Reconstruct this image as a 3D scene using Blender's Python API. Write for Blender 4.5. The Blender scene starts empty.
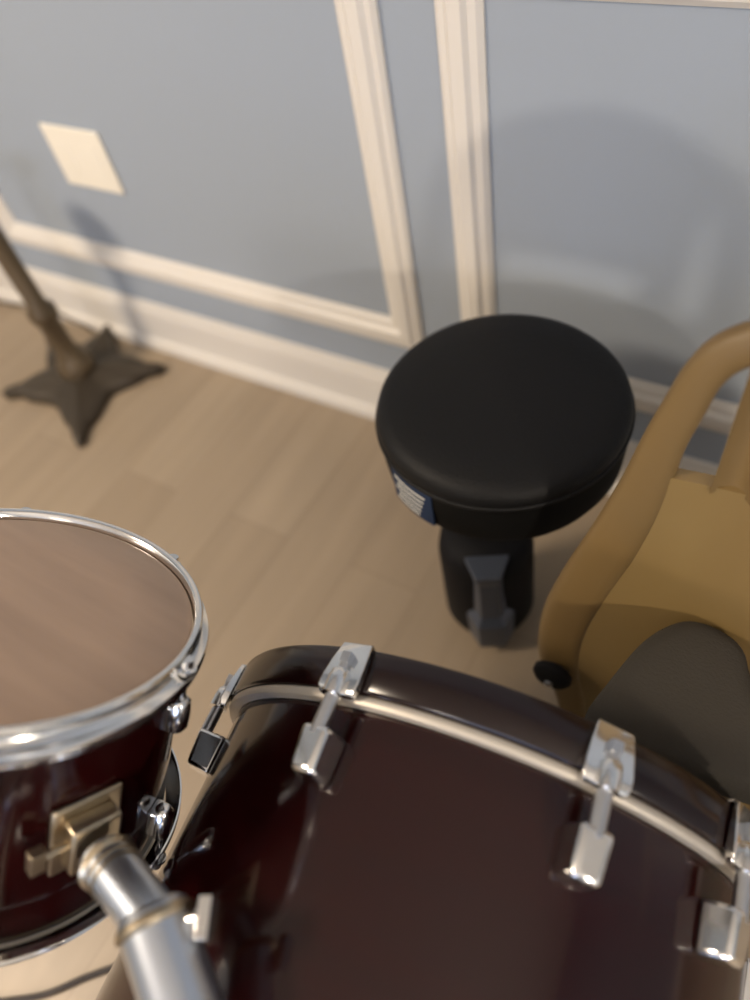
import bpy, bmesh, math, random
from mathutils import Vector, Matrix
random.seed(4)
PI = math.pi
S = bpy.context.scene
COL = S.collection

# ------------------------------------------------------------------ camera
F = 754.0
def unit(v): return Vector(v).normalized()
CUP = -unit((150, 560, 754))
CX = -unit((-1587, -590, 754)); CX = (CX - CUP * CX.dot(CUP)).normalized()
CY = CUP.cross(CX)
EYE = Vector((0, 0, 1.23))
cam = bpy.data.cameras.new('camera')
cam.sensor_fit = 'VERTICAL'; cam.sensor_height = 36; cam.lens = F / 1000 * 36
cam.clip_start = 0.02
co = bpy.data.objects.new('camera', cam); COL.objects.link(co)
R3 = Matrix((CX, CY, CUP))                      # world = R3 @ camera(x right, y down, z forward)
B3 = R3 @ Matrix(((1, 0, 0), (0, -1, 0), (0, 0, -1)))
co.matrix_world = Matrix.Translation(EYE) @ B3.to_4x4()
S.camera = co
cam.dof.use_dof = True; cam.dof.focus_distance = 0.78
cam.dof.aperture_fstop = cam.lens / 1000 / 0.017

def ray(px, py): return (R3 @ Vector((px - 375, py - 500, F))).normalized()
def on_z(px, py, z): d = ray(px, py); return EYE + d * ((z - EYE.z) / d.z)

# ------------------------------------------------------------------ materials
def mat(name, col, rough=0.5, metal=0.0, coat=0.0, var=None, bump=None, spec=0.5, coat_rough=0.05):
    m = bpy.data.materials.new(name); m.use_nodes = True
    nt = m.node_tree; b = nt.nodes['Principled BSDF']
    b.inputs['Base Color'].default_value = (*col, 1)
    b.inputs['Roughness'].default_value = rough
    b.inputs['Metallic'].default_value = metal
    b.inputs['Coat Weight'].default_value = coat
    b.inputs['Coat Roughness'].default_value = coat_rough
    b.inputs['Specular IOR Level'].default_value = spec
    tc = nt.nodes.new('ShaderNodeTexCoord')
    if var:                                      # (second colour, scale vector, detail)
        mp = nt.nodes.new('ShaderNodeMapping'); mp.inputs['Scale'].default_value = var[1]
        n = nt.nodes.new('ShaderNodeTexNoise'); n.inputs['Scale'].default_value = 1; n.inputs['Detail'].default_value = var[2]
        r = nt.nodes.new('ShaderNodeValToRGB')
        r.color_ramp.elements[0].position = 0.35; r.color_ramp.elements[1].position = 0.68
        r.color_ramp.elements[0].color = (*col, 1); r.color_ramp.elements[1].color = (*var[0], 1)
        nt.links.new(tc.outputs['Object'], mp.inputs[0]); nt.links.new(mp.outputs[0], n.inputs['Vector'])
        nt.links.new(n.outputs['Fac'], r.inputs[0]); nt.links.new(r.outputs[0], b.inputs['Base Color'])
    if bump:
        n2 = nt.nodes.new('ShaderNodeTexNoise'); n2.inputs['Scale'].default_value = bump[0]
        bp = nt.nodes.new('ShaderNodeBump'); bp.inputs['Strength'].default_value = bump[1]; bp.inputs['Distance'].default_value = 0.002
        nt.links.new(tc.outputs['Object'], n2.inputs['Vector']); nt.links.new(n2.outputs['Fac'], bp.inputs['Height'])
        nt.links.new(bp.outputs[0], b.inputs['Normal'])
    return m

M_WALL = mat('blue_grey_paint', (0.30, 0.345, 0.405), 0.75, bump=(90, 0.15))
M_TRIM = mat('cream_white_trim_paint', (0.68, 0.65, 0.60), 0.4)
M_CEIL = mat('ceiling_paint', (0.75, 0.73, 0.70), 0.9)
M_PLATE = mat('ivory_plastic', (0.80, 0.76, 0.66), 0.3)
M_SLOT = mat('dark_slot', (0.05, 0.05, 0.05), 0.5)
M_VINYL = mat('black_vinyl', (0.0045, 0.0046, 0.0052), 0.55, bump=(260, 0.35), spec=0.2)
M_VSIDE = mat('black_velour', (0.002, 0.002, 0.002), 0.8, spec=0.15)
M_TUBE = mat('dulled_chrome_tube', (0.55, 0.60, 0.68), 0.32, 1.0)
M_BRASS = mat('warm_worn_chrome', (0.50, 0.42, 0.30), 0.3, 1.0)
M_CHROME = mat('chrome', (0.78, 0.78, 0.77), 0.14, 1.0)
M_SATIN = mat('satin_steel', (0.55, 0.56, 0.58), 0.3, 1.0)
M_DARKST = mat('dark_grey_steel', (0.10, 0.115, 0.14), 0.35, 0.7)
M_RUBBER = mat('black_rubber', (0.003, 0.003, 0.0045), 0.7, spec=0.2)
M_MAROON = mat('dark_cherry_lacquer', (0.015, 0.0016, 0.0016), 0.13, coat=0.0,
               var=((0.011, 0.0012, 0.0013), (3, 3, 30), 3))
M_MAROON2 = mat('deep_cherry_lacquer_hoop', (0.006, 0.001, 0.001), 0.2, coat=0.0)
M_HEAD = mat('tan_drumhead_film', (0.43, 0.30, 0.215), 0.42, var=((0.36, 0.25, 0.18), (4, 26, 4), 4), coat=0.15, coat_rough=0.3)
M_WHITEHEAD = mat('coated_drumhead', (0.62, 0.60, 0.55), 0.5)
M_COLLAR = mat('aluminium_flesh_hoop', (0.50, 0.46, 0.40), 0.5, 0.5)
M_WOOD = mat('golden_tan_wood', (0.205, 0.138, 0.052), 0.42, var=((0.165, 0.105, 0.038), (5, 5, 1.3), 4), coat=0.25, coat_rough=0.3)
M_EDGE = mat('shaded_brown_wood', (0.165, 0.105, 0.038), 0.5, var=((0.12, 0.075, 0.027), (6, 6, 2), 3))  # darker wood; on the back frame the tone is shade put into the colour
M_ARM = mat('pale_beech_wood', (0.62, 0.44, 0.28), 0.4)
M_PAD = mat('charcoal_brown_cloth', (0.033, 0.029, 0.023), 0.9, bump=(300, 0.4))
M_BRONZE = mat('dark_bronze', (0.045, 0.034, 0.022), 0.5, 0.3)
M_BRASSY = mat('aged_brass_brown', (0.12, 0.088, 0.052), 0.45, 0.5)
M_CABLE = mat('dark_cable', (0.03, 0.022, 0.018), 0.6)
M_INK = mat('white_print', (0.60, 0.60, 0.56), 0.8, spec=0.1)
M_LABEL = mat('label_blue_reflection', (0.016, 0.030, 0.070), 0.7, spec=0.15)  # blue reflection on the label put into its base colour

def floor_mat():
    m = bpy.data.materials.new('pale_oak_planks'); m.use_nodes = True
    nt = m.node_tree; b = nt.nodes['Principled BSDF']; b.inputs['Roughness'].default_value = 0.42
    tc = nt.nodes.new('ShaderNodeTexCoord'); mp = nt.nodes.new('ShaderNodeMapping')
    mp.inputs['Rotation'].default_value = (0, 0, math.radians(90))
    br = nt.nodes.new('ShaderNodeTexBrick')
    br.inputs['Color1'].default_value = (0.385, 0.305, 0.215, 1); br.inputs['Color2'].default_value = (0.335, 0.26, 0.18, 1)
    br.inputs['Mortar'].default_value = (0.29, 0.22, 0.15, 1)
    br.inputs['Scale'].default_value = 1; br.inputs['Mortar Size'].default_value = 0.0015
    br.inputs['Brick Width'].default_value = 1.1; br.inputs['Row Height'].default_value = 0.15
    n = nt.nodes.new('ShaderNodeTexNoise'); mp2 = nt.nodes.new('ShaderNodeMapping'); mp2.inputs['Scale'].default_value = (22, 2, 1)
    n.inputs['Scale'].default_value = 1; n.inputs['Detail'].default_value = 5
    mx = nt.nodes.new('ShaderNodeMix'); mx.data_type = 'RGBA'; mx.blend_type = 'MULTIPLY'; mx.inputs['Factor'].default_value = 0.35
    L = nt.links.new
    L(tc.outputs['Object'], mp.inputs[0]); L(mp.outputs[0], br.inputs['Vector'])
    L(tc.outputs['Object'], mp2.inputs[0]); L(mp2.outputs[0], n.inputs['Vector'])
    L(br.outputs['Color'], mx.inputs[6]); L(n.outputs['Fac'], mx.inputs[7]); L(mx.outputs[2], b.inputs['Base Color'])
    return m
M_FLOOR = floor_mat()

def emis(name, col, st):
    m = bpy.data.materials.new(name); m.use_nodes = True
    b = m.node_tree.nodes['Principled BSDF']
    b.inputs['Emission Color'].default_value = (*col, 1); b.inputs['Emission Strength'].default_value = st
    b.inputs['Base Color'].default_value = (0.8, 0.8, 0.8, 1)
    return m

# ------------------------------------------------------------------ mesh helpers
def obj(name, bm, m, parent=None, smooth=True, bevel=0.0, mw=None, angle=40):
    me = bpy.data.meshes.new(name)
    bmesh.ops.recalc_face_normals(bm, faces=bm.faces[:])
    bm.to_mesh(me); bm.free()
    me.materials.append(m)
    if smooth:
        for p in me.polygons: p.use_smooth = True
        me.set_sharp_from_angle(angle=math.radians(angle))
    o = bpy.data.objects.new(name, me); COL.objects.link(o)
    if parent: o.parent = parent
    if mw is not None: o.matrix_local = mw
    if bevel:
        b = o.modifiers.new('bevel', 'BEVEL'); b.width = bevel; b.segments = 3; b.limit_method = 'ANGLE'
    return o

def thing(name, label, cat, mw=Matrix(), group=None):
    o = bpy.data.objects.new(name, None); COL.objects.link(o); o.matrix_world = mw
    o.empty_display_size = 0.1
    return tag(o, label, cat, group)
def tag(o, label, cat, group=None):
    o['label'] = label; o['category'] = cat
    if group: o['group'] = group
    return o
def struct(name, bm, m, **k):
    o = obj(name, bm, m, smooth=False, **k); o['kind'] = 'structure'; return o

def box(bm, lo, hi, mx=None):
    r = bmesh.ops.create_cube(bm, size=1)
    lo, hi = Vector(lo), Vector(hi)
    for v in r['verts']:
        v.co = Vector(((lo[i] + hi[i]) / 2 + v.co[i] * (hi[i] - lo[i]) for i in range(3)))
        if mx: v.co = mx @ v.co
    return r['verts']

def lathe(bm, prof, n=96, mx=None, close=False, caps=False):
    rings = []
    for r, z in prof:
        if r < 1e-6: rings.append([bm.verts.new((0, 0, z))])
        else: rings.append([bm.verts.new((r * math.cos(2 * PI * i / n), r * math.sin(2 * PI * i / n), z)) for i in range(n)])
    pairs = list(zip(rings[:-1], rings[1:]))
    if close: pairs.append((rings[-1], rings[0]))
    for a, b in pairs:
        for i in range(n):
            j = (i + 1) % n
            if len(a) == 1 and len(b) == 1: continue
            if len(a) == 1: bm.faces.new((a[0], b[i], b[j]))
            elif len(b) == 1: bm.faces.new((a[i], a[j], b[0]))
            else: bm.faces.new((a[i], a[j], b[j], b[i]))
    if caps:
        for q in (rings[0], rings[-1]):
            if len(q) > 1: bm.faces.new(q)
    if mx:
        for q in rings:
            for v in q: v.co = mx @ v.co

def align(p, q):
    p, q = Vector(p), Vector(q)
    return Matrix.Translation(p) @ (q - p).to_track_quat('Z', 'Y').to_matrix().to_4x4()

def rod(bm, p, q, r, n=24, r2=None):
    L = (Vector(q) - Vector(p)).length
    r2 = r if r2 is None else r2
    e = min(r, r2) * 0.15
    lathe(bm, [(0, 0), (r - e, 0), (r, e), (r2, L - e), (r2 - e, L), (0, L)], n, align(p, q))

def tube_path(bm, pts, r, n=10, sub=8):
    pts = [Vector(p) for p in pts]
    P = []
    ext = [pts[0] * 2 - pts[1]] + pts + [pts[-1] * 2 - pts[-2]]
    for i in range(1, len(ext) - 2):
        a, b, c, d = ext[i - 1:i + 3]
        for k in range(sub):
            t = k / sub
            P.append(0.5 * ((2 * b) + (c - a) * t + (2 * a - 5 * b + 4 * c - d) * t * t + (3 * b - a - 3 * c + d) * t ** 3))
    P.append(pts[-1])
    up = Vector((0.1, 0.2, 1)).normalized(); rings = []
    for i, p in enumerate(P):
        t = (P[min(i + 1, len(P) - 1)] - P[max(i - 1, 0)]).normalized()
        s = t.cross(up).normalized(); u = s.cross(t)
        rings.append([bm.verts.new(p + r * (math.cos(2 * PI * k / n) * s + math.sin(2 * PI * k / n) * u)) for k in range(n)])
    for a, b in zip(rings[:-1], rings[1:]):
        for k in range(n): bm.faces.new((a[k], a[(k + 1) % n], b[(k + 1) % n], b[k]))
    bm.faces.new(rings[0]); bm.faces.new(rings[-1])

def prism(bm, pts, z0, z1, mx=None):
    """closed outline in xy extruded from z0 to z1"""
    a = [bm.verts.new((x, y, z0)) for x, y in pts]; b = [bm.verts.new((x, y, z1)) for x, y in pts]
    n = len(pts)
    for i in range(n): bm.faces.new((a[i], a[(i + 1) % n], b[(i + 1) % n], b[i]))
    bm.faces.new(a); bm.faces.new(b[::-1])
    if mx:
        for v in a + b: v.co = mx @ v.co
def B(): return bmesh.new()

# ------------------------------------------------------------------ the room
YW = 0.928
XL, XR, YF, ZC = -2.9, 2.4, -3.2, 2.45
bm = B(); box(bm, (XL - .1, YF - .1, -0.08), (XR + .1, YW + .1, 0)); struct('floor', bm, M_FLOOR)
bm = B(); box(bm, (XL - .1, YF - .1, ZC), (XR + .1, YW + .1, ZC + .08)); struct('ceiling', bm, M_CEIL)
bm = B(); box(bm, (XL - .1, YW, 0), (XR + .1, YW + .1, ZC)); struct('wall_back', bm, M_WALL)
bm = B(); box(bm, (XL - .1, YF, 0), (XL, YW, ZC)); struct('wall_left', bm, M_WALL)
bm = B(); box(bm, (XR, YF, 0), (XR + .1, YW, ZC)); struct('wall_right', bm, M_WALL)
bm = B()
for lo, hi in [((XL - .1, 0), (-0.75, ZC)), ((1.65, 0), (XR + .1, ZC)), ((-0.75, 0), (1.65, 0.95)), ((-0.75, 2.05), (1.65, ZC))]:
    box(bm, (lo[0], YF - .1, lo[1]), (hi[0], YF, hi[1]))
struct('wall_front', bm, M_WALL)
# unseen glowing pane added behind the camera for cool fill and chrome reflections
bm = B(); box(bm, (-0.75, YF - .07, 0.95), (1.65, YF - .06, 2.05))
wo = struct('added_window_1', bm, emis('added_cool_glow', (0.42, 0.60, 1.0), 3.0))
bm = B()
for lo, hi in [((-0.80, 0.90), (-0.74, 2.10)), ((1.64, 0.90), (1.70, 2.10)), ((-0.80, 0.90), (1.70, 0.96)), ((-0.80, 2.04), (1.70, 2.10)), ((0.435, 0.95), (0.465, 2.05))]:
    box(bm, (lo[0], YF - .05, lo[1]), (hi[0], YF + .02, hi[1]))
obj('added_window_frame', bm, M_TRIM, wo, smooth=False, bevel=0.003)

def strip(bm, a, b, w, prof):
    """moulding strip lying on the back wall from a to b (x,z), to the left of the travel direction;
       prof: (fraction across, depth out of the wall)"""
    a, b = Vector(a), Vector(b); d = (b - a).normalized(); nrm = Vector((-d.y, d.x))
    ra, rb = [], []
    L = (b - a).length
    for f, dep in prof:
        off = nrm * (w * f)
        # mitred ends
        pa = a + off + d * (w * f); pb = b + off - d * (w * f)
        ra.append(bm.verts.new((pa.x, YW - dep, pa.y))); rb.append(bm.verts.new((pb.x, YW - dep, pb.y)))
    for i in range(len(prof) - 1): bm.faces.new((ra[i], ra[i + 1], rb[i + 1], rb[i]))

PROF = [(0, -.001), (0, .006), (.10, .011), (.22, .012), (.34, .018), (.62, .018), (.72, .012), (.88, .010), (1, .004), (1, -.001)]
def panel(name, x0, x1, z0, z1, w):
    bm = B()
    c = [(x0, z0), (x1, z0), (x1, z1), (x0, z1)]
    for i in range(4): strip(bm, c[i], c[(i + 1) % 4], w, PROF)
    bmesh.ops.remove_doubles(bm, verts=bm.verts[:], dist=1e-5)
    struct(name, bm, M_TRIM)
panel('trim_1', -1.815, -0.602, 0.225, 0.915, 0.066)
panel('trim_2', -0.516, 0.66, 0.225, 0.915, 0.066)
panel('trim_3', 0.745, 1.92, 0.225, 0.915, 0.066)
panel('trim_4', -2.88, -1.90, 0.225, 0.915, 0.066)
# chair rail
bm = B()
pr = [(0, .97), (.012, .972), (.028, .985), (.030, 1.0), (.018, 1.012), (.014, 1.03), (.022, 1.04), (0, 1.045)]
for x in (XL, XR):
    for d, z in pr: bm.verts.new((x, YW + .001 - d, z))
bm.verts.ensure_lookup_table(); k = len(pr)
for i in range(k - 1): bm.faces.new((bm.verts[i], bm.verts[i + 1], bm.verts[k + i + 1], bm.verts[k + i]))
struct('trim_5', bm, M_TRIM)
# baseboards with a shaped top and a quarter-round shoe
BP = [(0, .139), (.006, .138), (.009, .128), (.014, .112), (.015, .10), (.015, .026), (.028, .022), (.031, .010), (.031, 0), (0, 0)]
def baseboard(name, p, q, inn):
    bm = B(); p, q, inn = Vector(p), Vector(q), Vector(inn)
    A = [bm.verts.new((*(p + inn * d), z)) for d, z in BP]; C = [bm.verts.new((*(q + inn * d), z)) for d, z in BP]
    for i in range(len(BP)):
        j = (i + 1) % len(BP); bm.faces.new((A[i], A[j], C[j], C[i]))
    bm.faces.new(A); bm.faces.new(C[::-1])
    struct(name, bm, M_TRIM)
baseboard('baseboard_back', (XL, YW), (XR, YW), (0, -1))
baseboard('baseboard_left', (XL, YF), (XL, YW - .031), (1, 0))
baseboard('baseboard_right', (XR, YF), (XR, YW - .031), (-1, 0))

# double wall plate
pl = thing('wall_outlet', 'ivory rectangular wall plate on the blue-grey panel at upper left', 'outlet', Matrix.Translation((-1.362, YW, 0.512)))
bm = B(); box(bm, (-.083, -.007, -.066), (.083, 0, .066)); obj('cover_plate', bm, M_PLATE, pl, bevel=0.004)
for s in (-1, 1):
    bm = B(); box(bm, (s * .042 - .017, -.0082, -.034), (s * .042 + .017, -.0065, .034)); obj('insert', bm, M_PLATE, pl, bevel=0.002)

# ------------------------------------------------------------------ drum throne
TX, TY, TZ = -0.306, 0.635, 0.505
th = thing('drum_throne', 'round black padded drum throne in front of the blue-grey wall', 'stool', Matrix.Translation((TX, TY, 0)))
R = 0.169
bm = B()
prof = [(0, TZ + .006), (.06, TZ + .006), (.11, TZ + .004), (R - .022, TZ - .001), (R - .010, TZ - .006), (R - .003, TZ - .014), (R, TZ - .024), (R - .0015, TZ - .030)]
lathe(bm, prof, 128); bm2 = obj('seat_top', bm, M_VINYL, th)
bm = B(); lathe(bm, [(R - .002, TZ - .030 + .003 * math.cos(a) * 1.0) if 0 else (R - .001 + .0035 * math.cos(a), TZ - .031 + .0035 * math.sin(a)) for a in [2 * PI * i / 10 for i in range(10)]], 128, close=True)
obj('piping', bm, M_VINYL, th)
bm = B(); lathe(bm, [(R - .002, TZ - .030), (R - .001, TZ - .06), (R - .004, TZ - .100), (R - .012, TZ - .118), (R - .03, TZ - .125), (0, TZ - .125)], 128)
side = obj('seat_side', bm, M_VSIDE, th)
# label on the side of the seat, left
la = math.radians(249)
def curved(bm, a0, a1, z0, z1, r, n=10):
    A = []
    for i in range(n + 1):
        a = a0 + (a1 - a0) * i / n
        A.append((bm.verts.new((r * math.cos(a), r * math.sin(a), z0)), bm.verts.new((r * math.cos(a), r * math.sin(a), z1)),
                  bm.verts.new(((r - .004) * math.cos(a), (r - .004) * math.sin(a), z0)), bm.verts.new(((r - .004) * math.cos(a), (r - .004) * math.sin(a), z1))))
    for p, q in zip(A[:-1], A[1:]):
        bm.faces.new((p[0], q[0], q[1], p[1])); bm.faces.new((p[2], q[2], q[0], p[0])); bm.faces.new((p[1], q[1], q[3], p[3]))
    for p in (A[0], A[-1]): bm.faces.new((p[0], p[1], p[3], p[2]))
bm = B(); curved(bm, la - .22, la + .24, TZ - .100, TZ - .036, R + .0008)
lb = obj('label', bm, M_LABEL, th); lb['label'] = 'small label with blue reflection in its colour and rows of white print'
bm = B()
for k in range(5):
    curved(bm, la - .17 + .03 * (k % 2), la + .10 + .02 * k, TZ - .0930 + .0110 * k, TZ - .0900 + .0110 * k, R + .0016)
obj('print', bm, M_INK, lb)
# post, clamp and drum-shaped foot
FX, FY = -.012, -.050
bm = B(); rod(bm, (FX, FY, .23), (0, 0, TZ - .13), .020); obj('post', bm, M_DARKST, th)
bm = B(); lathe(bm, [(0, TZ - .15), (.06, TZ - .15), (.065, TZ - .14), (.065, TZ - .125), (0, TZ - .125)], 48); obj('seat_mount', bm, M_DARKST, th)
bm = B()
lathe(bm, [(0, 0), (.056, 0), (.070, .008), (.077, .03), (.076, .20), (.072, .225), (.055, .24), (.025, .245), (0, .245)], 64, Matrix.Translation((FX, FY, 0)))
obj('foot', bm, M_RUBBER, th)
# angular steel clamp on the near side of the foot
ca = math.atan2(-.60, .32)
CMX = Matrix.Translation((FX, FY, 0)) @ Matrix.Rotation(ca, 4, 'Z')
bm = B()
def rings_box(bm, secs, mx):
    """stack of (z, x0, x1, halfwidth) rectangles"""
    q = []
    for z, x0, x1, w in secs: q.append([bm.verts.new(mx @ Vector(p)) for p in ((x0, -w, z), (x1, -w * .55, z), (x1, w * .55, z), (x0, w, z))])
    for a_, b_ in zip(q[:-1], q[1:]):
        for k in range(4): bm.faces.new((a_[k], a_[(k + 1) % 4], b_[(k + 1) % 4], b_[k]))
    bm.faces.new(q[0]); bm.faces.new(q[-1])
rings_box(bm, [(.030, .068, .100, .038), (.098, .068, .100, .040), (.116, .068, .090, .028), (.215, .060, .088, .027), (.235, .05, .092, .034), (.245, .05, .092, .034)], CMX)
obj('clamp', bm, mat('blue_grey_steel', (0.085, 0.10, 0.135), 0.35, 0.5), th, smooth=False, bevel=.002)['label'] = 'angular blue-grey steel clamp'

# ------------------------------------------------------------------ pedestal stand with a star foot at far left
LX, LY = -1.505, 0.735
fl = thing('pedestal_stand', 'dark bronze pedestal stand on a five-armed star foot by the baseboard', 'stand', Matrix.Translation((LX, LY, 0)))
bm = B()
tips = [(0.215, 30), (0.235, -50), (0.22, 216), (0.235, 160), (0.20, 112)]
tips = sorted([(a % 360, r) for r, a in tips])
N = 120; rings = []
def star_r(a):
    best = 0
    for ta, tr in tips:
        d = abs((a - ta + 180) % 360 - 180)
        best = max(best, tr * .9 * math.exp(-(d / 14.5) ** 2), tr * math.exp(-(d / 7.0) ** 4), .105 + (tr - .105) * math.exp(-(d / 22.0) ** 2) * .6)
    return max(best, 0.105)
for f, z in [(0, .052), (.25, .05), (.45, .043), (.65, .036), (.85, .030), (.97, .024), (1.0, .015), (.98, 0.0), (0, 0)]:
    if f == 0: rings.append([bm.verts.new((0, 0, z))])
    else:
        q = []
        for i in range(N):
            a = 360 * i / N; r = star_r(a) * f
            q.append(bm.verts.new((r * math.cos(math.radians(a)), r * math.sin(math.radians(a)), z)))
        rings.append(q)
for a, b in zip(rings[:-1], rings[1:]):
    for i in range(N):
        j = (i + 1) % N
        if len(a) == 1: bm.faces.new((a[0], b[i], b[j]))
        elif len(b) == 1: bm.faces.new((a[i], a[j], b[0]))
        else: bm.faces.new((a[i], a[j], b[j], b[i]))
obj('star_base', bm, M_BRONZE, fl, angle=60)
bm = B(); lathe(bm, [(0, .05), (.045, .05), (.044, .075), (.034, .09), (.026, .12), (.026, .20), (.034, .215), (.034, .235), (.022, .25), (.022, .50), (.06, .512), (.06, .525), (0, .525)], 32)
obj('pole', bm, M_BRASSY, fl)
bm = B(); tube_path(bm, [(-.115, .150, .006), (-.15, .158, .010), (-.20, .155, .02), (-.30, .15, .05), (-.40, .16, .012), (-.6, .13, .008)], .0035)
tag(obj('power_cord', bm, M_CABLE, mw=Matrix.Translation((LX, LY, 0))), 'thin dark cord looping along the baseboard at far left', 'cord')

# ------------------------------------------------------------------ wooden chair at right
XM = 0.10                                       # centre line of the chair, set right so its unseen half shades more wall
Y0, K = 0.385, 0.13                              # plane of the leaning back: y = Y0 + K z
ch = thing('wooden_chair', 'golden tan wooden chair with slotted back and charcoal seat pad, right of the throne', 'chair', Matrix.Translation((XM, 0.42, 0)))
INV = Matrix.Translation((-XM, -0.42, 0))
def sweep(bm, pts, wid, dep, n=16):
    """tapering oval bar along pts (x,z) on the plane of the back; wid = half-width list"""
    rings = []
    m = len(pts)
    for i, (x, z) in enumerate(pts):
        a = Vector(pts[max(i - 1, 0)]); b = Vector(pts[min(i + 1, m - 1)]); t = (b - a).normalized(); nr = Vector((-t.y, t.x))
        w = wid[i]; q = []
        for k in range(n):
            c, s_ = math.cos(2 * PI * k / n), math.sin(2 * PI * k / n)
            c = math.copysign(abs(c) ** .8, c); s_ = math.copysign(abs(s_) ** .8, s_)
            px = x + nr.x * w * c; pz = z + nr.y * w * c
            q.append(bm.verts.new(INV @ Vector((px, Y0 + K * pz + dep * s_ + 0.006, pz))))
        rings.append(q)
    for a, b in zip(rings[:-1], rings[1:]):
        for k in range(n): bm.faces.new((a[k], a[(k + 1) % n], b[(k + 1) % n], b[k]))
    bm.faces.new(rings[0]); bm.faces.new(rings[-1])
def smooth_pts(pts, sub=5):
    out = []; P = [Vector(p) for p in pts]; ext = [2 * P[0] - P[1]] + P + [2 * P[-1] - P[-2]]
    for i in range(1, len(ext) - 2):
        a, b, c, d = ext[i - 1:i + 3]
        for k in range(sub):
            t = k / sub
            out.append(0.5 * ((2 * b) + (c - a) * t + (2 * a - 5 * b + 4 * c - d) * t * t + (3 * b - a - 3 * c + d) * t ** 3))
    out.append(P[-1]); return out
edge = [(-.100, 0), (-.112, .08), (-.128, .17), (-.160, .255), (-.163, .35), (-.146, .443), (-.121, .536), (-.102, .614), (-.090, .678), (-.079, .726), (-.069, .765), (-.052, .796), (-.020, .820), (.035, .845), (XM, .856)]
hw = [.016, .020, .024, .030, .031, .030, .028, .024, .0195, .018, .017, .017, .017, .017, .017]
cen = []
for i, (x, z) in enumerate(edge):
    a = Vector(edge[max(i - 1, 0)]); b = Vector(edge[min(i + 1, len(edge) - 1)]); t = (b - a).normalized()
    cen.append(Vector((x + t.y * hw[i], z - t.x * hw[i])))
W3 = [Vector((c.x, c.y, w)) for c, w in zip(cen, hw)]
full = W3 + [Vector((2 * XM - p.x, p.y, p.z)) for p in W3[-2::-1]]
sm = smooth_pts(full)
bm = B(); sweep(bm, [(p.x, p.y) for p in sm], [p.z for p in sm], .013); obj('back_frame', bm, M_EDGE, ch, angle=60)
# solid lower back, two narrow splats and a crest added to shade the wall
def slab(bm, rows, yo, th_):
    q = []
    for z, x0, x1 in rows:
        n = 9; f = []; b = []
        for k in range(n):
            x = x0 + (x1 - x0) * k / (n - 1); dish = .012 * (1 - (2 * k / (n - 1) - 1) ** 2)
            f.append(bm.verts.new(INV @ Vector((x, Y0 + K * z + yo + dish, z)))); b.append(bm.verts.new(INV @ Vector((x, Y0 + K * z + yo + dish + th_, z))))
        q.append(f + b[::-1])
    for a_, b_ in zip(q[:-1], q[1:]):
        for k in range(len(a_)): bm.faces.new((a_[k], a_[(k + 1) % len(a_)], b_[(k + 1) % len(a_)], b_[k]))
    bm.faces.new(q[0]); bm.faces.new(q[-1])
def sym(l): return [(z, x, 2 * XM - x) for x, z in l]
bm = B(); slab(bm, sym([(-.085, .12), (-.105, .17), (-.135, .255), (-.137, .35), (-.122, .443), (-.098, .536), (-.080, .614), (-.074, .636), (-.073, .645)]), -.004, .014)
obj('back_panel', bm, M_WOOD, ch, angle=50)
for x0 in (-.0205, 2 * XM - .0145):
    bm = B(); slab(bm, [(z, x0, x0 + .035) for z in (.640, .70, .75, .80)], -.002, .012); obj('splat', bm, M_EDGE, ch, angle=50)
bm = B(); slab(bm, [(.690, .018, 2 * XM - .018), (.76, .0, 2 * XM), (.818, .0, 2 * XM), (.838, .030, 2 * XM - .030)], -.002, .014); obj('shadow_crest', bm, M_WOOD, ch, angle=50)
# dark knob low on the left side of the back
kx, kz = -.131, .268
bm = B()
kp = INV @ Vector((kx, Y0 + K * kz - .016, kz))
mx = Matrix.Translation(kp) @ Matrix.Rotation(PI / 2, 4, 'X')
lathe(bm, [(0, 0), (.021, 0), (.026, .004), (.026, .012), (.020, .018), (0, .0205)], 32, mx)
kn = obj('knob', bm, M_RUBBER, ch); kn['label'] = 'dark round knob'
bm = B(); lathe(bm, [(0, .0205), (.006, .0205), (.006, .024), (0, .025)], 16, mx); obj('bolt_head', bm, M_SATIN, kn)
# seat board and pad
def outline(pts):
    P = [Vector(p) for p in pts]; out = []; n = len(P)
    for i in range(n):
        a, b, c, d = P[i - 1], P[i], P[(i + 1) % n], P[(i + 2) % n]
        for k in range(6):
            t = k / 6
            out.append(0.5 * ((2 * b) + (c - a) * t + (2 * a - 5 * b + 4 * c - d) * t * t + (3 * b - a - 3 * c + d) * t ** 3))
    return out
seat_o = outline([(.028, .438), (-.004, .433), (-.033, .395), (-.052, .330), (-.060, .285), (-.045, .262), (.06, .275), (.20, .295), (.225, .315), (.165, .345), (.085, .385), (.058, .425)])
cx_ = sum(p.x for p in seat_o) / len(seat_o); cy_ = sum(p.y for p in seat_o) / len(seat_o)
def puff(bm, o, prof):
    rings = []
    for f, z in prof:
        if f == 0: rings.append([bm.verts.new(INV @ Vector((cx_, cy_, z)))])
        else: rings.append([bm.verts.new(INV @ Vector((cx_ + (p.x - cx_) * f, cy_ + .008 + (p.y - cy_) * f, z))) for p in o])
    n = len(o)
    for a, b in zip(rings[:-1], rings[1:]):
        for i in range(n):
            j = (i + 1) % n
            if len(a) == 1: bm.faces.new((a[0], b[i], b[j]))
            elif len(b) == 1: bm.faces.new((a[i], a[j], b[0]))
            else: bm.faces.new((a[i], a[j], b[j], b[i]))
bm = B(); puff(bm, seat_o, [(0, .468), (.5, .467), (.8, .464), (.93, .458), (1, .446), (1, .428), (.97, .418), (0, .418)])
sp = obj('seat_pad', bm, M_PAD, ch, angle=50); sp['label'] = 'charcoal brown cushioned seat pad'
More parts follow.
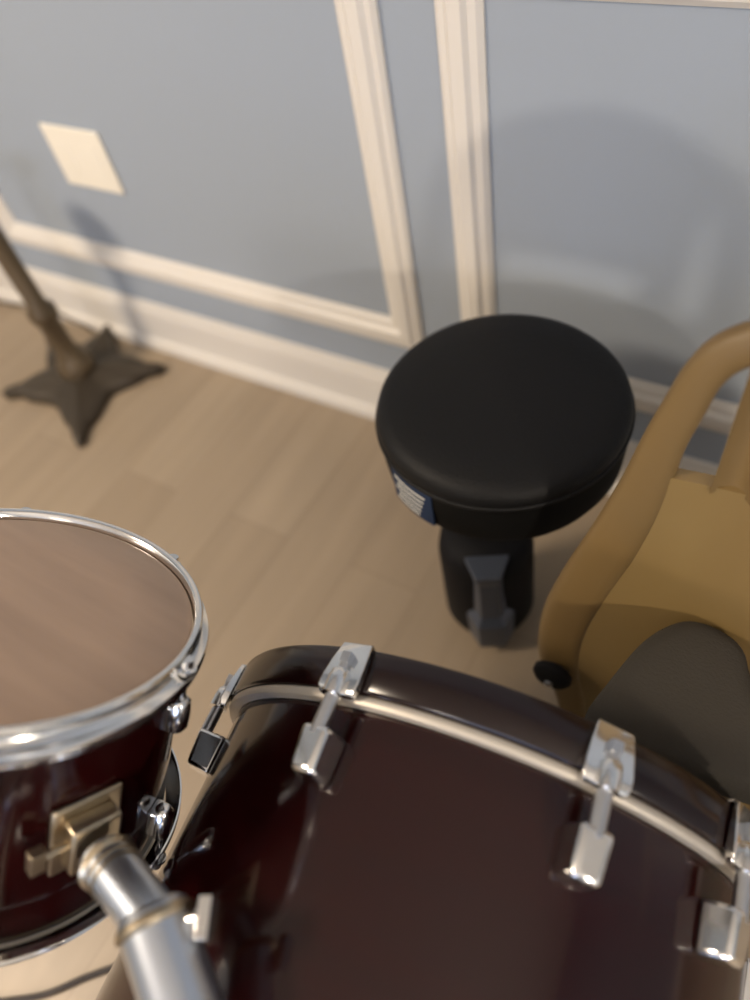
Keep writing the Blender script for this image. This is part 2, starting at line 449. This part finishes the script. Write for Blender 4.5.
bm = B(); puff(bm, seat_o, [(0, .4175), (.96, .4175), (1.0, .412), (1.0, .400), (.97, .396), (0, .396)])
obj('seat', bm, M_WOOD, ch, angle=50)
for x in (-.035, .20):
    bm = B(); rod(bm, INV @ Vector((x, .312, .396)), INV @ Vector((x * 1.15, .325, 0)), .014, r2=.011); obj('leg', bm, M_EDGE, ch)
# armrest on the far right side
bm = B(); tube_path(bm, [INV @ Vector(p) for p in [(0.240, .455, .545), (0.248, .40, .555), (0.260, .33, .552), (0.268, .31, .54), (0.272, .305, .50), (0.264, .31, .43)]], .016, 16)
ar = obj('armrest', bm, M_ARM, ch)

# ------------------------------------------------------------------ bass drum
a = Vector((-.1367, .9906, 0)).normalized(); h = a.cross(Vector((0, 0, 1))).normalized(); v_ = h.cross(a)
CB = Vector((-.142, .174, .3105))
DM = Matrix((h, v_, -a)).transposed().to_4x4()          # local x = right, y = up, z = towards the front head
# keep it right handed
if DM.determinant() < 0: DM = Matrix((h, v_, -a)).transposed().to_4x4()
BM = Matrix.Translation(CB) @ DM
base = Matrix.Translation((CB.x + .02, CB.y - .2, 0))
bd = thing('bass_drum', 'large dark cherry red bass drum lying on its side with chrome claws', 'drum', base)
LOC = base.inverted() @ BM
D = .42
def bpart(name, bm, m, extra=Matrix(), parent=None, **k): return obj(name, bm, m, parent or bd, mw=LOC @ extra, **k)
bm = B(); lathe(bm, [(.292, .004), (.292, D - .004), (.284, D), (.284, 0)], 160, close=True); bpart('shell', bm, M_MAROON)
FL = Matrix.Translation((0, 0, D)) @ Matrix.Rotation(PI, 4, 'Y')
for k in range(2):
    X = Matrix() if k == 0 else FL
    bm = B(); lathe(bm, [(.2925, -.006), (.3035, -.006), (.3050, -.004), (.3050, .001), (.3035, .003), (.2925, .003)], 160, close=True)
    bpart('flesh_hoop', bm, M_COLLAR, X)
    bm = B(); lathe(bm, [(0, -.010), (.2, -.010), (.288, -.009), (.2925, -.005), (.2915, -.003), (0, -.006)], 160); bpart('drumhead', bm, M_WHITEHEAD, X)
    bm = B(); lathe(bm, [(.3055, -.0065), (.3085, -.010), (.3085, -.044), (.306, -.048), (.296, -.048), (.2935, -.044), (.2935, -.012), (.295, -.0065)], 160, close=True)
    bpart('hoop', bm, M_MAROON2, X, angle=50)
# hardware prototypes, built at angle 0 along +x, radius outwards
def claw_bm():
    bm = B(); r0 = .3088
    # hook: tapering pad over the hoop with turned-down lip and a raised screw boss
    sec = [(-.051, .292, .010), (-.052, .309, .014), (-.049, .3145, .0165), (-.030, .3170, .0195), (-.014, .3185, .021), (-.004, .3190, .021), (.002, .3165, .019), (.003, .3095, .017)]
    out = [[], []]
    for s_i, sgn in enumerate((-1, 1)):
        for z, r, w in sec: out[s_i].append(bm.verts.new((r, sgn * w, z)))
    inn = [[], []]
    sec2 = [(-.0485, .292, .009), (-.0488, .3088, .013), (-.047, .3092, .0155), (-.030, .3092, .0185), (-.014, .3092, .020), (-.004, .3092, .020), (.0, .3092, .018), (.001, .3090, .016)]
    for s_i, sgn in enumerate((-1, 1)):
        for z, r, w in sec2: inn[s_i].append(bm.verts.new((r, sgn * w, z)))
    n = len(sec)
    for i in range(n - 1):
        bm.faces.new((out[0][i], out[0][i + 1], out[1][i + 1], out[1][i]))
        bm.faces.new((inn[0][i], inn[1][i], inn[1][i + 1], inn[0][i + 1]))
        for s_i in (0, 1): bm.faces.new((out[s_i][i], out[s_i][i + 1], inn[s_i][i + 1], inn[s_i][i]))
    for i in (0, n - 1): bm.faces.new((out[0][i], out[1][i], inn[1][i], inn[0][i]))
    return bm
def boss_bm():
    bm = B(); lathe(bm, [(0, -.020), (.006, -.020), (.0085, -.017), (.0095, -.010), (.0095, .004), (.006, .006), (0, .006)], 24, Matrix.Translation((.3195, 0, 0))); return bm
def rod_bm():
    bm = B()
    rod(bm, (.3195, 0, -.028), (.3195, 0, -.004), .0045, 14); rod(bm, (.3175, 0, -.004), (.3175, 0, .042), .0070, 20)
    box(bm, (.3195 - .0045, -.0045, -.036), (.3195 + .0045, .0045, -.026))
    return bm
def lug_bm():
    bm = B()
    vs = box(bm, (.2915, -.0140, .034), (.3245, .0140, .074))
    for q in vs:
        if q.co.x < .30: q.co.y *= 1.15; q.co.z = .054 + (q.co.z - .054) * 1.10
        elif q.co.z > .055: q.co.x -= .004; q.co.y *= .85
    return bm
protos = None
angs = [160, 109.5, 66, 38, 0, -38, -75, -110, -145, -180 + 8]
for end in range(2):
    X = Matrix() if end == 0 else FL
    for ang in angs:
        # drum local: angle measured from local x towards local y
        T = X @ Matrix.Rotation(math.radians(ang if end == 0 else 180 - ang), 4, 'Z')
        if protos is None:
            protos = [bpart('claw', claw_bm(), M_CHROME, T, bevel=.0015, angle=60), bpart('claw_boss', boss_bm(), M_CHROME, T),
                      bpart('tension_rod', rod_bm(), M_SATIN, T), bpart('lug', lug_bm(), M_CHROME, T, bevel=.0045, angle=60)]
        else:
            for p in protos:
                c = p.copy(); COL.objects.link(c); c.parent = bd; c.matrix_local = LOC @ T
# raised mount for the tom holder on top of the shell
pb = BM.inverted() @ on_z(196, 1045, .556); pr_ = Vector((pb.x, pb.y, 0)).normalized()
bm = B(); rod(bm, (pr_ * .291) + Vector((0, 0, pb.z)), (pr_ * .304) + Vector((0, 0, pb.z)), .040, 40); bpart('holder_mount', bm, M_CHROME)
# spurs
W = base.inverted()
for sx, foot in ((-1, Vector((-.610, -.345, .006))), (1, Vector((.36, -.20, .006)))):
    s0 = BM @ Vector((sx * .290, -.045, .335))
    bm = B(); rod(bm, W @ (s0 + Vector((sx * -.012, .0, .03))), W @ (s0 + Vector((sx * .022, -.006, -.02))), .018, 24)
    spp = obj('spur_bracket', bm, M_CHROME, bd)
    bm = B(); rod(bm, W @ s0, W @ foot, .0065, 16); sr = obj('spur', bm, M_CHROME, bd)
    bm = B(); d = (foot - s0).normalized(); rod(bm, W @ (foot - d * .03), W @ (foot + d * .002), .011, 16, .008); obj('rubber_tip', bm, M_RUBBER, sr)

# ------------------------------------------------------------------ rack tom
TC = Vector((-.516, .075, .703)); tn = Vector((.089, .734, 1)).normalized()
hx = Vector((0, 1, 0)).cross(tn).normalized(); hy = tn.cross(hx)
TM = Matrix.Translation(TC) @ Matrix((hx, hy, tn)).transposed().to_4x4()
tm = thing('rack_tom', 'round tilted tom drum with tan head and chrome rim at left', 'drum', TM @ Matrix.Translation((0, 0, -.25)))
TL = Matrix.Translation((0, 0, .25))
TD = .245
def tpart(name, bm, m, extra=Matrix(), **k): return obj(name, bm, m, tm, mw=TL @ extra, **k)
bm = B(); lathe(bm, [(.1545, -.002), (.1575, -.010), (.1575, -TD + .01), (.1545, -TD), (.148, -TD), (.148, -.002)], 128, close=True); tpart('shell', bm, M_MAROON)
bm = B(); lathe(bm, [(0, 0), (.10, 0), (.152, 0), (.1585, -.003), (.1590, -.010), (.1570, -.010), (.1550, -.004), (0, -.002)], 128)
tpart('drumhead', bm, M_HEAD)['label'] = 'tan drumhead film'
FT = Matrix.Translation((0, 0, -TD)) @ Matrix.Rotation(PI, 4, 'X')
bm = B(); lathe(bm, [(0, 0), (.152, 0), (.1585, -.003), (.1590, -.010), (.1570, -.010), (.1550, -.004), (0, -.002)], 128)
tpart('drumhead', bm, M_WHITEHEAD, FT)
# triple flanged hoop
HP = [(.1600, .0045), (.1620, .0065), (.1660, .0067), (.1675, .0050), (.1645, .0035), (.1630, .0010), (.1632, -.0060), (.1660, -.0090), (.1700, -.0105), (.1745, -.0115),
      (.1758, -.0150), (.1752, -.0215), (.1735, -.0215), (.1735, -.0150), (.1700, -.0130), (.1650, -.0110), (.1600, -.0090)]
for X in (Matrix(), FT):
    bm = B(); lathe(bm, HP, 160, close=True); tpart('hoop', bm, M_CHROME, X, angle=50)
tp = None
for X, off in ((Matrix(), 15), (FT, -15)):
    for k in range(6):
        T = X @ Matrix.Rotation(math.radians(off + 60 * k), 4, 'Z')
        if tp is None:
            b1 = B(); rod(b1, (.1695, 0, .0), (.1695, 0, -.055), .0032, 12); lathe(b1, [(0, .004), (.0055, .004), (.0058, -.004), (.009, -.005), (.009, -.0085), (0, -.0085)], 16, Matrix.Translation((.1695, 0, 0)))
            b2 = B(); lathe(b2, [(0, -.038), (.007, -.038), (.0095, -.042), (.0105, -.055), (.010, -.068), (.006, -.075), (0, -.076)], 20, Matrix.Translation((.1685, 0, 0)))
            box(b2, (.1565, -.010, -.072), (.167, .010, -.044))
            tp = [tpart('tension_rod', b1, M_CHROME, T), tpart('lug', b2, M_CHROME, T, bevel=.0015, angle=60)]
        else:
            for p in tp:
                c = p.copy(); COL.objects.link(c); c.parent = tm; c.matrix_local = TL @ T
# mounting bracket on the shell, facing the bass drum
MT = Matrix.Rotation(math.radians(-17), 4, 'Z') @ Matrix.Translation((.1575, 0, -.125))
bm = B(); box(bm, (-.001, -.030, -.036), (.005, .030, .036)); box(bm, (.004, -.021, -.024), (.022, .021, .024))
br = tpart('mount_bracket', bm, M_BRASS, MT, bevel=.004)
bm = B(); rod(bm, (.014, -.020, .006), (.014, -.042, .006), .004, 14)
box(bm, (.009, -.052, -.004), (.019, -.040, .016))
tpart('wing_bolt', bm, M_BRASS, MT, bevel=.003)

# ------------------------------------------------------------------ tubular tom holder between bass drum and tom
A0 = TM @ MT @ Vector((.028, 0, -.004))
P_base = on_z(196, 1045, .628)
P_top = on_z(156, 925, .640)
u = (P_top - P_base).normalized()
hd = thing('tom_holder', 'thick chrome tube arm joining the tilted tom to the bass drum', 'drum hardware', Matrix.Translation(P_base))
WI = Matrix.Translation(-P_base)
bm = B(); rod(bm, WI @ (P_base + u * .008), WI @ (P_top + u * .012), .0265, 48); obj('post', bm, M_TUBE, hd)
bm = B(); rod(bm, WI @ (P_top - u * .004), WI @ (P_top + u * .008), .0295, 48); obj('collar', bm, M_BRASS, hd)
w_ = (A0 - P_top).normalized()
tgt = A0 + w_ * .001
bm = B(); rod(bm, WI @ P_top, WI @ (tgt - w_ * .004), .0205, 48); obj('arm', bm, M_TUBE, hd)
bm = B()
for t0, t1, rr in ((.010, .018, .0240), (.022, .027, .0220), (.030, .034, .0218)):
    rod(bm, WI @ (tgt - w_ * t0), WI @ (tgt - w_ * t1), rr, 48)
obj('memory_lock', bm, M_BRASS, hd)
cr = w_.cross(Vector((0, 0, 1))).normalized()
q0 = P_top + Vector((.018, .014, .006))
bm = B(); rod(bm, WI @ P_top, WI @ (q0 + Vector((.012, .006, .002))), .006, 14); box(bm, (-.005, -.014, -.008), (.005, .014, .008), Matrix.Translation(WI @ (q0 + Vector((.016, .008, .002)))) @ Matrix.Rotation(.5, 4, 'Z'))
obj('wing_nut', bm, M_CHROME, hd, bevel=.003)
bm = B(); tube_path(bm, [(-.95, -.36, .005), (-.78, -.36, .005), (-.652, -.290, .005), (-.59, -.225, .005), (-.532, -.162, .005), (-.500, -.110, .005), (-.505, -.02, .005), (-.58, .08, .005)], .0045)
tag(obj('drum_cable', bm, M_CABLE), 'thin dark cable on the floor beneath the tilted tom', 'cord')

# ------------------------------------------------------------------ lights of the room
def light(name, kind, loc, energy, col, size=.1, target=None, **k):
    l = bpy.data.lights.new(name, kind); l.energy = energy; l.color = col
    if kind == 'AREA': l.shape = 'DISK'; l.size = size
    else: l.shadow_soft_size = size
    o = bpy.data.objects.new(name, l); COL.objects.link(o); o.location = loc
    if target is not None: o.rotation_euler = (Vector(target) - Vector(loc)).to_track_quat('-Z', 'Y').to_euler()
    return o
WARM = (1.0, .83, .64)
# two flush ceiling fixtures
for x, y, e in ((-2.0, -1.0, 66), (.6, -1.9, 2)):
    f_ = thing('ceiling_light', 'round flush ceiling light', 'ceiling light', Matrix.Translation((x, y, ZC)))
    bm = B(); lathe(bm, [(0, 0), (.34, 0), (.34, -.03), (.32, -.035), (.32, -.02), (0, -.02)], 48); obj('fixture_base', bm, M_TRIM, f_)
    light('ceiling_lamp', 'AREA', (x, y, ZC - .06), e, WARM, .62, (x, y, 0))
    f_['label'] = 'round flush ceiling light above the ' + ('outlet side of the room' if x < 0 else 'drums')
light('unseen_warm_lamp', 'POINT', (-.30, -1.15, 1.22), 15, (1.0, .84, .66), .07)  # unseen lamp behind the camera, inferred from the throne's wall shadow
light('unseen_warm_lamp', 'POINT', (1.30, -.78, 1.24), 48, (1.0, .86, .70), .05)  # added unseen light, placed to throw the chair back's shadow on the wall

w = bpy.data.worlds.new('world'); S.world = w; w.use_nodes = True
w.node_tree.nodes['Background'].inputs[0].default_value = (.5, .6, .8, 1); w.node_tree.nodes['Background'].inputs[1].default_value = .05
S.view_settings.view_transform = 'Standard'; S.view_settings.look = 'None'; S.view_settings.exposure = 0.5; S.view_settings.gamma = 1
S.view_settings.use_curve_mapping = False
